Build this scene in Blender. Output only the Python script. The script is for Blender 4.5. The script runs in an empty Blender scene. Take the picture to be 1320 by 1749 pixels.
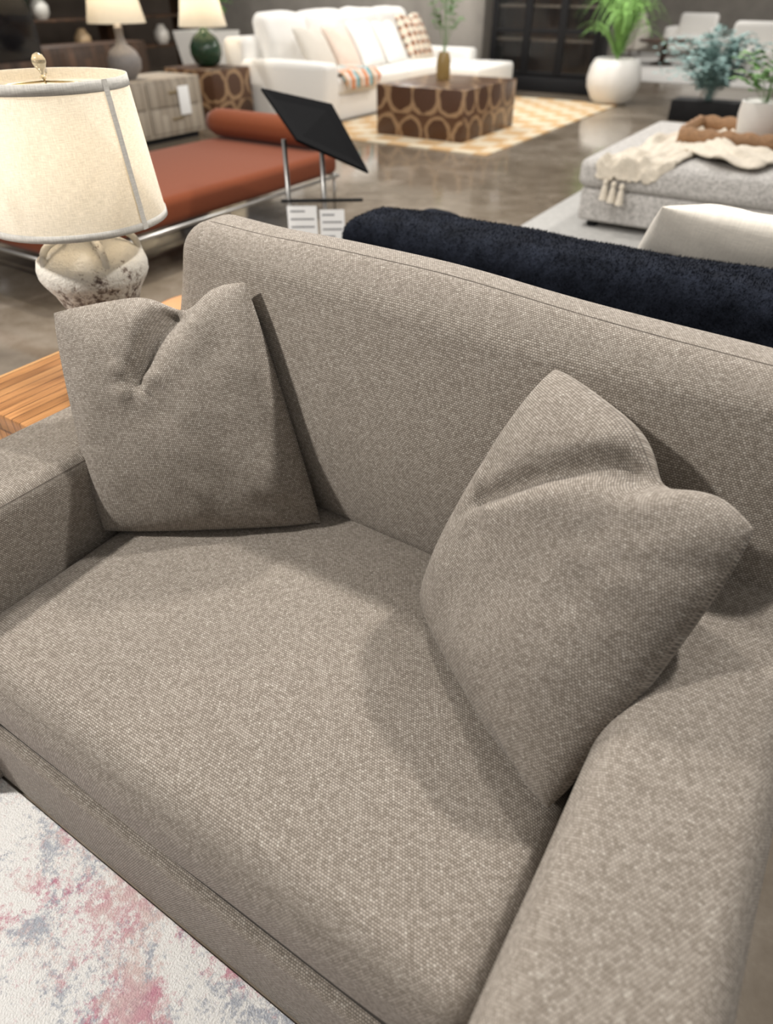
import bpy, bmesh, math, random
from mathutils import Vector, Matrix, noise
random.seed(7)
scene=bpy.context.scene
COL=scene.collection
try:
    scene.view_settings.view_transform='Standard'
except Exception: pass

# ---------------------------------------------------------------- materials
class NT:
    def __init__(s,name):
        s.m=bpy.data.materials.new(name); s.m.use_nodes=True
        s.t=s.m.node_tree; s.b=s.t.nodes['Principled BSDF']; s.out=s.t.nodes['Material Output']
    def n(s,typ,ins=None,**props):
        nd=s.t.nodes.new('ShaderNode'+typ)
        for k,v in props.items(): setattr(nd,k,v)
        if ins:
            for k,v in ins.items(): s.set(nd.inputs[k],v)
        return nd
    def set(s,sock,v):
        if isinstance(v,bpy.types.NodeSocket): s.t.links.new(v,sock)
        else: sock.default_value=v
    def math(s,op,a,b=0.0,c=0.0,clamp=False):
        nd=s.t.nodes.new('ShaderNodeMath'); nd.operation=op; nd.use_clamp=clamp
        s.set(nd.inputs[0],a); s.set(nd.inputs[1],b); s.set(nd.inputs[2],c)
        return nd.outputs[0]
    def vmath(s,op,a,b=(0,0,0),out=0):
        nd=s.t.nodes.new('ShaderNodeVectorMath'); nd.operation=op
        s.set(nd.inputs[0],a)
        if op!='LENGTH': s.set(nd.inputs[1],b)
        return nd.outputs['Value'] if op=='LENGTH' else nd.outputs[0]
    def mix(s,f,a,b,blend='MIX'):
        nd=s.t.nodes.new('ShaderNodeMix'); nd.data_type='RGBA'; nd.blend_type=blend
        s.set(nd.inputs[0],f); s.set(nd.inputs[6],c4(a)); s.set(nd.inputs[7],c4(b))
        return nd.outputs[2]
    def ramp(s,f,stops,interp='LINEAR'):
        nd=s.t.nodes.new('ShaderNodeValToRGB'); s.set(nd.inputs[0],f)
        cr=nd.color_ramp; cr.interpolation=interp
        while len(cr.elements)<len(stops): cr.elements.new(0.5)
        for e,(p,c) in zip(cr.elements,stops):
            e.position=p; e.color=c4(c)
        return nd.outputs[0]
    def noise(s,vec,scale,detail=2,rough=.5,dist=0):
        nd=s.n('TexNoise'); s.set(nd.inputs['Vector'],vec)
        nd.inputs['Scale'].default_value=scale; nd.inputs['Detail'].default_value=detail
        nd.inputs['Roughness'].default_value=rough; nd.inputs['Distortion'].default_value=dist
        return nd.outputs[0]
    def uv(s): return s.n('UVMap').outputs[0]
    def obj(s): return s.n('TexCoord').outputs['Object']
    def base(s,c,rough=.8,metal=0,spec=.5):
        s.set(s.b.inputs['Base Color'],c4(c)); s.set(s.b.inputs['Roughness'],rough)
        s.set(s.b.inputs['Metallic'],metal); s.b.inputs['Specular IOR Level'].default_value=spec
    def bump(s,h,strength=.5,dist=.01):
        nd=s.n('Bump'); nd.inputs['Strength'].default_value=strength; nd.inputs['Distance'].default_value=dist
        s.set(nd.inputs['Height'],h); s.set(s.b.inputs['Normal'],nd.outputs[0])
def c4(c):
    if isinstance(c,(tuple,list)) and len(c)==3: return (c[0],c[1],c[2],1)
    return c

def plain(name,col,rough=.6,metal=0,var=.12,scale=12,bump=0,spec=.5):
    m=NT(name); o=m.obj(); f=m.noise(o,scale,3)
    d=tuple(x*(1-var) for x in col); l=tuple(min(1,x*(1+var)) for x in col)
    m.base(m.mix(f,d,l),rough,metal,spec)
    if bump: m.bump(f,bump,.01)
    return m.m

def woven(name,dark,mid,light,fleck,cell=.0041,bump=.5,rough=.95,sheen=.08,gap=.30,nfl=.975):
    m=NT(name); uv=m.uv()
    wob=m.vmath('SUBTRACT',m.n('TexNoise',{'Vector':uv,'Scale':30.0,'Detail':1.0}).outputs['Color'],(.5,.5,.5))
    uvw=m.vmath('ADD',uv,m.vmath('MULTIPLY',wob,(.003,.003,0)))
    sc=m.vmath('MULTIPLY',uvw,(1/cell*.85,1/cell,1))
    sp=m.n('SeparateXYZ',{0:sc}); u,v=sp.outputs[0],sp.outputs[1]
    row=m.math('FLOOR',v)
    u2=m.math('ADD',u,m.math('MULTIPLY',row,.5))
    cx=m.math('FLOOR',u2)
    cell_id=m.n('CombineXYZ',{0:cx,1:row}).outputs[0]
    wnn=m.n('TexWhiteNoise',{'Vector':cell_id},noise_dimensions='2D')
    wn=wnn.outputs[0]; wn2=m.n('SeparateColor',{0:wnn.outputs[1]}).outputs[1]
    fx=m.math('SUBTRACT',m.math('MULTIPLY',m.math('FRACT',u2),2),1)
    fy=m.math('SUBTRACT',m.math('MULTIPLY',m.math('FRACT',v),2),1)
    hx=m.math('SUBTRACT',1,m.math('POWER',m.math('ABSOLUTE',fx),4))
    hy=m.math('SUBTRACT',1,m.math('POWER',m.math('ABSOLUTE',fy),2.6))
    h=m.math('MULTIPLY',hx,hy)
    slub=m.noise(m.vmath('MULTIPLY',uv,(60,1/cell*.95,1)),1.0,1)
    slub2=m.noise(m.vmath('MULTIPLY',uv,(1/cell*.95,70,1)),1.0,1)
    f=m.math('ADD',m.math('MULTIPLY',wn,.56),m.math('MULTIPLY',slub,.24))
    f=m.math('ADD',f,m.math('MULTIPLY',slub2,.20))
    fib=m.noise(uv,1/cell*2.6,1)
    f=m.math('ADD',f,m.math('MULTIPLY',m.math('SUBTRACT',fib,.5),.4),clamp=True)
    col=m.ramp(f,[(.15,dark),(.5,mid),(.85,light)])
    col=m.mix(m.math('MULTIPLY',m.math('GREATER_THAN',wn2,nfl),.6),col,fleck)
    shade=m.math('ADD',m.math('MULTIPLY',h,1-gap),gap)
    sh=m.n('CombineXYZ',{0:shade,1:shade,2:shade}).outputs[0]
    col=m.mix(1.0,col,sh,'MULTIPLY')
    m.base(col,rough,0,.15)
    m.b.inputs['Sheen Weight'].default_value=sheen
    m.b.inputs['Sheen Roughness'].default_value=.5
    m.bump(m.math('ADD',h,m.math('MULTIPLY',wn,.25)),bump,.0013)
    return m.m

GREY=woven('taupe_woven_fabric',(.225,.190,.155),(.320,.278,.233),(.400,.354,.303),(.50,.455,.395))
SEAM=plain('taupe_seam_thread',(.12,.10,.083),.95)
GAP_SHADE=plain('painted_gap_shade',(.04,.034,.028),.98)  # near-black colour that paints the shade in the seat gap

def linen(name,col,scale=500,rough=.9,var=.2,sheen=.1,bump=.3):
    m=NT(name); uv=m.uv()
    a=m.noise(m.vmath('MULTIPLY',uv,(scale*.1,scale,1)),1,2); b=m.noise(m.vmath('MULTIPLY',uv,(scale,scale*.1,1)),1,2)
    f=m.math('MULTIPLY',m.math('ADD',a,b),.5)
    d=tuple(x*(1-var) for x in col); l=tuple(min(1,x*(1+var)) for x in col)
    m.base(m.ramp(f,[(.3,d),(.7,l)]),rough,0,.2)
    m.b.inputs['Sheen Weight'].default_value=sheen
    m.bump(f,bump,.002)
    return m.m

def fur(name,d,l):
    m=NT(name); o=m.obj()
    a=m.noise(o,130,3,.7); b=m.noise(o,14,3,.6)
    f=m.math('ADD',m.math('MULTIPLY',a,.4),m.math('MULTIPLY',b,.6))
    m.base(m.ramp(f,[(.38,d),(.66,l)]),.9,0,.08)
    m.bump(f,.8,.010)
    return m.m
NAVY=fur('navy_plush_fur',(.0035,.0045,.0075),(.014,.017,.026))

def concrete():
    m=NT('polished_concrete'); o=m.obj()
    a=m.noise(o,.8,6,.55,.6); b=m.noise(o,5,6,.6,.4); c=m.noise(o,60,3)
    f=m.math('ADD',m.math('MULTIPLY',a,.6),m.math('MULTIPLY',b,.32)); f=m.math('ADD',f,m.math('MULTIPLY',c,.08))
    m.base(m.ramp(f,[(.36,(.12,.092,.064)),(.5,(.20,.162,.12)),(.66,(.34,.29,.235))]),m.math('ADD',m.math('MULTIPLY',b,.14),.03),0,.75)
    return m.m
CONC=concrete()
WALLC=plain('concrete_wall_grey',(.40,.37,.33),.85,0,.25,3)
WALLD=plain('dark_store_wall',(.09,.07,.055),.9,0,.3,2)

def distressed_rug():
    m=NT('distressed_rug_pattern'); o=m.obj()
    base=m.mix(m.noise(o,120,3),(.80,.78,.745),(.94,.925,.90))
    g1=m.noise(o,7.0,4,.6,.4); grain=m.noise(o,75,5,.8)
    k=m.math('ADD',m.math('MULTIPLY',g1,.52),m.math('MULTIPLY',grain,.48))
    grey=m.ramp(k,[(.508,(0,0,0)),(.575,(1,1,1))])
    ov=m.vmath('ADD',o,(3.7,9.1,0))
    g2=m.noise(ov,4.6,4,.6,.5); k2=m.math('ADD',m.math('MULTIPLY',g2,.52),m.math('MULTIPLY',m.noise(ov,65,5,.8),.48))
    pink=m.ramp(k2,[(.485,(0,0,0)),(.57,(1,1,1))])
    c=m.mix(m.math('MULTIPLY',m.n('RGBToBW',{0:grey}).outputs[0],.8),base,(.34,.37,.44))
    pc=m.mix(m.ramp(m.noise(ov,11,4),[(.42,(0,0,0)),(.60,(1,1,1))]),(.68,.50,.47),(.55,.18,.26))
    c=m.mix(m.math('MULTIPLY',m.n('RGBToBW',{0:pink}).outputs[0],.8),c,pc)
    m.base(c,.95,0,.1); m.bump(m.noise(o,260,2),.6,.004)
    return m.m

def checker_rug():
    m=NT('checkered_rug_pattern'); o=m.obj()
    ch=m.n('TexChecker',{'Vector':o,'Scale':3.6,'Color1':(.52,.30,.12,1),'Color2':(.66,.58,.44,1)}).outputs[0]
    c=m.mix(m.math('MULTIPLY',m.noise(o,9,3),.7),ch,(.62,.50,.34))
    m.base(c,.95,0,.1); return m.m

def plank(name,dark,mid,light,across=22,along=2.2,rough=.35,gapd=.3):
    m=NT(name); uv=m.uv()
    sp=m.n('SeparateXYZ',{0:uv}); u,v=sp.outputs[0],sp.outputs[1]
    su=m.math('MULTIPLY',u,across); iu=m.math('FLOOR',su)
    r=m.n('TexWhiteNoise',{'W':iu},noise_dimensions='1D').outputs[0]
    sv=m.math('ADD',m.math('MULTIPLY',v,along),m.math('MULTIPLY',r,5)); iv=m.math('FLOOR',sv)
    cid=m.n('CombineXYZ',{0:iu,1:iv}).outputs[0]
    w=m.n('TexWhiteNoise',{'Vector':cid},noise_dimensions='2D').outputs[0]
    gr=m.noise(m.vmath('MULTIPLY',uv,(260,7,1)),1,3)
    f=m.math('ADD',m.math('MULTIPLY',w,.35),m.math('MULTIPLY',gr,.65))
    c=m.ramp(f,[(.25,dark),(.5,mid),(.75,light)])
    e=m.math('ABSOLUTE',m.math('SUBTRACT',m.math('FRACT',su),.5))
    gap=m.math('GREATER_THAN',e,.46)
    c=m.mix(gap,c,tuple(x*gapd for x in dark))
    m.base(c,rough,0,.5); return m.m
ACACIA=plank('golden_acacia_wood',(.20,.08,.024),(.44,.21,.075),(.58,.33,.14),30,.25)

def logslice():
    m=NT('inlaid_log_slice_wood'); uv=m.uv()
    sc=m.vmath('MULTIPLY',uv,(2.9,2.9,1))
    sp=m.n('SeparateXYZ',{0:sc}); u,v=sp.outputs[0],sp.outputs[1]
    v=m.math('ADD',v,.25)
    row=m.math('FLOOR',v); u2=m.math('ADD',u,m.math('MULTIPLY',row,.5)); cx=m.math('FLOOR',u2)
    wc=m.n('TexWhiteNoise',{'Vector':m.n('CombineXYZ',{0:cx,1:row}).outputs[0]},noise_dimensions='2D')
    r1=m.n('SeparateColor',{0:wc.outputs[1]})
    fx=m.math('ADD',m.math('SUBTRACT',m.math('FRACT',u2),.5),m.math('MULTIPLY',m.math('SUBTRACT',r1.outputs[0],.5),.10))
    fy=m.math('ADD',m.math('SUBTRACT',m.math('FRACT',v),.5),m.math('MULTIPLY',m.math('SUBTRACT',r1.outputs[1],.5),.10))
    d=m.vmath('LENGTH',m.n('CombineXYZ',{0:fx,1:fy}).outputs[0])
    d=m.math('ADD',d,m.math('MULTIPLY',m.math('SUBTRACT',m.noise(uv,11,2),.5),.20))
    rad=m.math('ADD',.35,m.math('MULTIPLY',r1.outputs[2],.10))
    rel=m.math('DIVIDE',d,rad)
    rings=m.math('SINE',m.math('MULTIPLY',d,110))
    inner=m.mix(m.math('ADD',m.math('MULTIPLY',rings,.25),.4),(.03,.013,.007),(.14,.062,.030))
    grain=m.noise(m.vmath('MULTIPLY',uv,(10,120,1)),1,3)
    out=m.mix(grain,(.05,.022,.011),(.14,.066,.032))
    tan=m.mix(grain,(.22,.13,.068),(.40,.26,.145))
    c=m.mix(m.math('GREATER_THAN',rel,1.0),inner,tan); c=m.mix(m.math('GREATER_THAN',rel,1.30),c,out)
    m.base(c,.3,0,.5); return m.m
LOG=logslice()

OAK=plank('pale_oak_veneer',(.28,.23,.175),(.35,.295,.23),(.42,.36,.29),9,1,.5)
DARKWOOD=plank('dark_walnut_veneer',(.03,.016,.009),(.07,.036,.019),(.12,.06,.03),8,1,.45)
WHITE=linen('ivory_linen',(.80,.78,.74),300,var=.06)
CREAM=linen('cream_boucle',(.62,.575,.505),260,var=.14)
RUST=linen('rust_orange_linen',(.170,.040,.012),320,var=.15)
LGREY=woven('light_grey_ribbed_fabric',(.35,.33,.31),(.54,.515,.485),(.67,.64,.605),(.72,.69,.66),cell=.012,bump=.4,gap=.7)
CHROME=plain('brushed_steel',(.45,.44,.42),.35,1)
BLACK=plain('matte_black',(.008,.008,.009),.6,spec=.25)
BLACKG=plain('black_gloss_screen',(.006,.006,.008),.12)
WCER=plain('white_ceramic',(.74,.72,.68),.4,0,.06)
GCER=plain('grey_speckled_ceramic',(.22,.20,.19),.55,0,.4,60)
GRNGL=plain('green_glazed_ceramic',(.02,.05,.025),.15,0,.5,20)
LEAF=plain('leaf_green',(.10,.24,.045),.55,0,.5,9)
FERN=plain('fern_frond_green',(.22,.42,.10),.6,0,.5,9)
EUC=plain('eucalyptus_leaf_silver_green',(.27,.40,.38),.6,0,.4,9)
WICK=plain('woven_wicker',(.30,.165,.08),.7,0,.5,70,.8)
PAPER=plain('white_card',(.88,.88,.87),.6,0,.03)
INK=plain('grey_print',(.25,.25,.26),.8)

# ---------------------------------------------------------------- mesh helpers
def finish(name,bm,mat,parent=None,smooth=True,sharp=None):
    me=bpy.data.meshes.new(name); bm.to_mesh(me); bm.free()
    ob=bpy.data.objects.new(name,me); COL.objects.link(ob)
    if mat: me.materials.append(mat)
    if smooth:
        for p in me.polygons: p.use_smooth=True
        if sharp is not None:
            try: me.set_sharp_from_angle(angle=math.radians(sharp))
            except Exception: pass
    if parent:
        ob.parent=parent; ob.matrix_parent_inverse=parent.matrix_world.inverted()
    return ob

def thing(name,label,cat,loc,group=None):
    e=bpy.data.objects.new(name,None); e.empty_display_size=.1; COL.objects.link(e)
    e.location=loc; e.matrix_world=Matrix.Translation(loc)
    e['label']=label; e['category']=cat
    if group: e['group']=group
    return e
def tag(o,label,cat,group=None):
    o['label']=label; o['category']=cat
    if group: o['group']=group
    return o

def rpos(p,lo,hi,r,bulge,fn,amp,ns):
    q=[min(max(p[i],lo[i]+r),hi[i]-r) for i in range(3)]
    d=Vector([p[i]-q[i] for i in range(3)])
    if d.length>1e-9: d.normalize()
    v=Vector(q)+d*r
    c=[(lo[i]+hi[i])/2 for i in range(3)]; hh=[(hi[i]-lo[i])/2 for i in range(3)]
    n=[(v[i]-c[i])/hh[i] for i in range(3)]
    o=Vector(v)
    for i in range(3):
        j,k=(i+1)%3,(i+2)%3
        o[i]+=bulge[i]*n[i]*max(0,1-n[j]**2)*max(0,1-n[k]**2)
    if amp:
        nv=noise.noise_vector(Vector(v)*ns)
        o+=Vector(nv)*amp
    if fn: o=Vector(fn(o))
    return o

def rbox(name,lo,hi,r,mat,parent=None,bulge=(0,0,0),seg=.05,fn=None,amp=0,ns=4,rs=4):
    ax=[]
    for i in range(3):
        L=hi[i]-lo[i]; rr=min(r,L/2-1e-4)
        a=[lo[i]+rr*k/rs for k in range(rs+1)]
        nm=max(1,int((L-2*rr)/seg))
        mid=[lo[i]+rr+(L-2*rr)*k/nm for k in range(1,nm)]
        b=[hi[i]-rr*k/rs for k in range(rs,-1,-1)]
        ax.append(a+mid+b)
    r=min(r,*[(hi[i]-lo[i])/2-1e-4 for i in range(3)])
    bm=bmesh.new(); uvl=bm.loops.layers.uv.new('UVMap'); vd={}
    def vert(p):
        k=tuple(round(x,5) for x in p)
        if k not in vd:
            vd[k]=bm.verts.new(rpos(p,lo,hi,r,bulge,fn,amp,ns))
        return vd[k]
    for i in range(3):
        j,k=(i+1)%3,(i+2)%3
        for sgn in (0,1):
            for a in range(len(ax[j])-1):
                for b in range(len(ax[k])-1):
                    pts=[]
                    for (aa,bb) in ((a,b),(a+1,b),(a+1,b+1),(a,b+1)):
                        p=[0,0,0]; p[i]=(hi[i] if sgn else lo[i]); p[j]=ax[j][aa]; p[k]=ax[k][bb]
                        pts.append(p)
                    if not sgn: pts.reverse()
                    vs=[vert(p) for p in pts]
                    if len(set(vs))<4: continue
                    try: f=bm.faces.new(vs)
                    except ValueError: continue
                    for lp,p in zip(f.loops,pts):
                        if i==0: lp[uvl].uv=(p[1],p[2])
                        elif i==1: lp[uvl].uv=(p[0],p[2])
                        else: lp[uvl].uv=(p[0],p[1])
    return finish(name,bm,mat,parent)

def sweep(name,pts,r,mat,parent=None,seg=8,closed=False):
    bm=bmesh.new(); pts=[Vector(p) for p in pts]; n=len(pts); rings=[]
    uvl=bm.loops.layers.uv.new('UVMap')
    rr=r if isinstance(r,(list,tuple)) else [r]*n
    up=Vector((0,0,1))
    for i,p in enumerate(pts):
        a=pts[i-1] if (i>0 or closed) else p; b=pts[(i+1)%n] if (i<n-1 or closed) else p
        t=(b-a).normalized()
        u=up if abs(t.dot(up))<.95 else Vector((1,0,0))
        s=t.cross(u).normalized(); w=s.cross(t)
        rings.append([bm.verts.new(p+(s*math.cos(2*math.pi*k/seg)+w*math.sin(2*math.pi*k/seg))*rr[i]) for k in range(seg)])
    for i in range(n if closed else n-1):
        A,B=rings[i],rings[(i+1)%n]
        for k in range(seg):
            f=bm.faces.new((A[k],A[(k+1)%seg],B[(k+1)%seg],B[k]))
            for lp,c in zip(f.loops,((i*.05,k*.03),(i*.05,k*.03+.03),(i*.05+.05,k*.03+.03),(i*.05+.05,k*.03))): lp[uvl].uv=c
    if not closed:
        bm.faces.new(rings[0]); bm.faces.new(rings[-1])
    bmesh.ops.recalc_face_normals(bm,faces=bm.faces)
    return finish(name,bm,mat,parent)

def lathe(name,prof,loc,mat,parent=None,seg=48,fn=None):
    bm=bmesh.new(); uvl=bm.loops.layers.uv.new('UVMap'); rings=[]
    for (r,z) in prof:
        ring=[]
        for k in range(seg):
            a=2*math.pi*k/seg; v=Vector((r*math.cos(a),r*math.sin(a),z))
            if fn: v=Vector(fn(v,a))
            ring.append(bm.verts.new(v+Vector(loc)))
        rings.append(ring)
    for i in range(len(rings)-1):
        for k in range(seg):
            k2=(k+1)%seg
            f=bm.faces.new((rings[i][k],rings[i][k2],rings[i+1][k2],rings[i+1][k]))
            for lp,(kk,ii) in zip(f.loops,((k,i),(k+1,i),(k+1,i+1),(k,i+1))):
                lp[uvl].uv=(kk/seg*2*math.pi*max(prof[ii][0],.02),prof[ii][1])
    if prof[0][0]>1e-4: bm.faces.new(list(reversed(rings[0])))
    if prof[-1][0]>1e-4: bm.faces.new(rings[-1])
    bmesh.ops.remove_doubles(bm,verts=bm.verts,dist=1e-6)
    bmesh.ops.recalc_face_normals(bm,faces=bm.faces)
    return finish(name,bm,mat,parent,True,40)

def box(name,lo,hi,mat,parent=None,bev=.006):
    bm=bmesh.new(); uvl=bm.loops.layers.uv.new('UVMap')
    bmesh.ops.create_cube(bm,size=1)
    for v in bm.verts: v.co=Vector([lo[i]+(v.co[i]+.5)*(hi[i]-lo[i]) for i in range(3)])
    if bev: bmesh.ops.bevel(bm,geom=bm.edges[:],offset=bev,segments=2,affect='EDGES',profile=.5)
    for f in bm.faces:
        n=f.normal; i=max(range(3),key=lambda q:abs(n[q]))
        for lp in f.loops:
            p=lp.vert.co
            lp[uvl].uv=((p[1],p[2]),(p[0],p[2]),(p[0],p[1]))[i]
    return finish(name,bm,mat,parent,True,30)

def seg_dist(p,a,b):
    ax,ay=a; bx,by=b; dx,dy=bx-ax,by-ay
    t=((p[0]-ax)*dx+(p[1]-ay)*dy)/(dx*dx+dy*dy); t=max(0,min(1,t))
    sg=(p[0]-ax)*dy-(p[1]-ay)*dx
    return math.hypot(p[0]-ax-t*dx,p[1]-ay-t*dy),t,(1 if sg>0 else -1)

def pillow(name,TL,TR,BR,BL,thick,mat,N=40,notch=None,front=Vector((0,-1,.3)),bow=-.012,amp=.006,seed=0,parent=None,folds=(),asym=0,nw=.30,cr0=.012,te=.53):
    TL,TR,BR,BL=map(Vector,(TL,TR,BR,BL))
    n=((TR-TL)+(BR-BL)).cross((TL-BL)+(TR-BR)).normalized()
    if n.dot(front)<0: n=-n
    W=((TR-TL).length+(BR-BL).length)/2; Hh=((TL-BL).length+(TR-BR).length)/2
    tdir=((TL-BL)+(TR-BR)).normalized(); sdir=((TR-TL)+(BR-BL)).normalized()
    bm=bmesh.new(); uvl=bm.loops.layers.uv.new('UVMap')
    def P(s,t,side):
        cr=1-cr0*abs(s*t)**5
        s2=s*(1-bow*(1-t*t))*cr; t2=t*(1-bow*(1-s*s))*cr
        p=(TL*(1-s2)*(1+t2)+TR*(1+s2)*(1+t2)+BR*(1+s2)*(1-t2)+BL*(1-s2)*(1-t2))/4
        e=max(0,(1-abs(s)**2.6)*(1-abs(t)**2.6))
        th=thick*e**te
        off=0
        if notch:
            a,b,D,dep,w=notch
            g=math.exp(-((s-a[0])/nw)**2)*max(0,(t+1)/2)**3.2
            p-=tdir*D*g
            d,tau,sg=seg_dist((s,t),a,b)
            wv=w*(1.15-.45*tau)
            val=math.exp(-(d/wv)**2)*(1-.5*tau)
            sh_=.16+(asym*sg)
            shoulder=math.exp(-((d-wv*2.4)/(wv*1.7))**2)*(1-.5*tau)
            if side>0: off-=dep*val*min(1,e*3+.15); off+=dep*sh_*shoulder*min(1,e*2.5)
            else: off+=dep*.55*val*min(1,e*3+.1)*(1 if t>0 else .3)
            if side>0:
                rx,ry=s-b[0],t-b[1]; rd=math.hypot(rx,ry); an=math.atan2(ry,rx)
                off+=dep*.08*math.sin(an*5+1.3)*math.exp(-((rd-.16)/.10)**2)
        for (fa,fb,fd,fw) in folds:
            if side>0:
                d,tau,sg=seg_dist((s,t),fa,fb)
                off-=fd*math.exp(-(d/fw)**2)*(1-.7*tau)
        nv=noise.noise(Vector((s*1.7+seed,t*1.7,side*3+seed)))
        nv2=noise.noise(Vector((s*5+seed,t*5,side*7+seed)))
        off+=amp*(nv*2.2+nv2*.6)*min(1,e*2)
        return p+n*side*(th/2)+n*(off)
    vd={}
    def vert(i,j,side):
        edge=i in(0,N) or j in(0,N)
        k=(i,j,0 if edge else side)
        if k not in vd:
            f=lambda x: math.sin(math.pi/2*(2*x/N-1))
            vd[k]=bm.verts.new(P(f(i),f(j),side))
        return vd[k]
    for side in (1,-1):
        for i in range(N):
            for j in range(N):
                q=[(i,j),(i+1,j),(i+1,j+1),(i,j+1)]
                if side<0: q.reverse()
                f=bm.faces.new([vert(a,b,side) for a,b in q])
                for lp,(a,b) in zip(f.loops,q):
                    g=lambda x: math.sin(math.pi/2*(2*x/N-1))
                    lp[uvl].uv=(g(a)*W*.56,g(b)*Hh*.56)
    bmesh.ops.recalc_face_normals(bm,faces=bm.faces)
    ob=finish(name,bm,mat,parent)
    return ob,P

# ---------------------------------------------------------------- room
def structure(o): o['kind']='structure'; return o
fl=structure(box('floor',(-14,-4,-.1),(8,28,0),CONC,None,0))
structure(box('wall_back',(-14,27.8,0),(8,28,3.6),WALLC,None,0))
structure(box('wall_left',(-14,-4,0),(-13.8,27.8,3.6),WALLD,None,0))
structure(box('wall_partition',(-13.8,14.2,0),(-4.4,14.4,3.6),WALLC,None,0))

# ---------------------------------------------------------------- main sofa
sofa=thing('sofa','taupe woven sofa with bench seat cushion and loose back cushion','sofa',(-.6,.7,0))
rbox('sofa_base',(-1.23,.236,0),(-.03,1.2,.261),.014,GREY,sofa,seg=.06)
box('seat_gap_shade',(-1.22,.260,.25),(-.04,1.0,.29),GAP_SHADE,sofa,0)  # added dark filler, stands in for shadow between base and seat cushion
def sm(x): x=max(0,min(1,x)); return x*x*(3-2*x)
def lean(p):
    x,y,z=p; k=(z-.44)
    if x<-.9:
        w=min(1.2,(-.9-x)/.4); x-=.075*w*w*max(0,1-k/.58)
    if z>.8 and x<-1.0:
        w=min(1,(-1.0-x)/.3)*min(1,(z-.8)/.22); z+=.018*w*w; x-=.010*w*w
    z-=(.008*math.exp(-((x+.85)/.2)**2)+.040*sm((x+1.0)/.85))*max(0,min(1,(z-.6)/.40))
    return (x,y+k*.2,z)
rbox('backrest_frame',(-1.45,1.19,0),(.188,1.38,.84),.05,GREY,sofa,fn=lambda p:(p[0],p[1]+max(0,p[2]-.3)*.16,p[2]))
ALd=dict(lo=(-1.45,.17,0),hi=(-1.205,1.22,.660),r=.035,bulge=(.006,.006,.010),fn=None,amp=.003,ns=4)
AL=rbox('armrest',ALd['lo'],ALd['hi'],ALd['r'],GREY,sofa,bulge=ALd['bulge'],seg=.05,amp=ALd['amp'])
AR=rbox('armrest',(-.048,.17,0),(.188,1.22,.652),.052,GREY,sofa,bulge=(.006,.01,.010),seg=.05,amp=.003)
SC=dict(lo=(-1.21,.253,.270),hi=(-.040,1.06,.462),r=.062,bulge=(0,.008,.024),fn=None,amp=.004,ns=3)
seat=rbox('seat_cushion',SC['lo'],SC['hi'],SC['r'],GREY,sofa,bulge=SC['bulge'],seg=.03,amp=SC['amp'],ns=SC['ns'],rs=6)
BC=dict(lo=(-1.30,1.0,.43),hi=(.14,1.185,1.02),r=.062,bulge=(.012,.062,.018),fn=lean,amp=.009,ns=3)
back=rbox('back_cushion',BC['lo'],BC['hi'],BC['r'],GREY,sofa,bulge=BC['bulge'],seg=.03,fn=lean,amp=BC['amp'],ns=BC['ns'],rs=6)
def seam(C,a,b,parent,n=60,r=.0016):
    pts=[]
    for k in range(n+1):
        p=[a[i]+(b[i]-a[i])*k/n for i in range(3)]
        pts.append(rpos(p,C['lo'],C['hi'],C['r'],C['bulge'],C['fn'],C['amp'],C['ns']))
    o=sweep('seam',pts,r,SEAM,parent,6); return o
l,h=SC['lo'],SC['hi']
seam(SC,(l[0],l[1],h[2]-.01),(h[0],l[1],h[2]-.01),seat,r=.0007)
l,h=BC['lo'],BC['hi']
seam(BC,(l[0]+.02,l[1]+.06,h[2]),(h[0],l[1]+.06,h[2]),back,r=.0009)
seam(BC,(l[0],l[1]+.03,l[2]+.05),(l[0],l[1]+.03,h[2]-.02),back,r=.0009)
seam(ALd,(-1.205,.2,.660),(-1.205,1.15,.660),AL,r=.0011)
# ---------------------------------------------------------------- throw pillows
g='throw pillows on the sofa'
p1,_=pillow('throw_pillow',(-1.358,.79,.915),(-1.042,1.06,.962),(-.785,.945,.475),(-1.192,.65,.475),.225,GREY,80,
  notch=((.32,1.05),(-.22,.34),.042,.066,.095),seed=1.3,amp=.006,nw=.26,te=.50,folds=(((.95,-.95),(.55,-.7),.018,.07),((-.1,.2),(.1,-.1),.007,.07)))
tag(p1,'square taupe woven throw pillow with karate-chop dent against the sofa corner','throw pillow',g)
p2,_=pillow('throw_pillow',(-.335,1.06,.955),(.050,.902,.866),(-.072,.556,.492),(-.475,.86,.472),.245,GREY,80,
  notch=((.30,1.05),(-.60,.08),.044,.044,.085),seed=4.1,amp=.006,asym=-.10,nw=.25,cr0=.035,te=.50,folds=(((1,.7),(.6,.4),.008,.08),((.7,-1),(.3,-.85),.014,.05),((-.60,.08),(-.78,-.2),.009,.06)))
tag(p2,'square taupe woven throw pillow slouching over the armrest','throw pillow',g)

# ---------------------------------------------------------------- front rug
r=box('area_rug',(-3.2,-1.6,0),(.02,.232,.012),distressed_rug(),None,.004)
tag(r,'cream distressed area rug with pink and blue-grey blotches','rug')

# ---------------------------------------------------------------- side table + lamp
st=thing('side_table','golden slatted acacia wood side table beside the armrest','side table',(-1.65,1.0,0))
box('tabletop',(-1.85,.735,.55),(-1.47,1.28,.60),ACACIA,st,.004)
box('table_body',(-1.83,.755,0),(-1.49,1.26,.55),ACACIA,st,.004)

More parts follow.
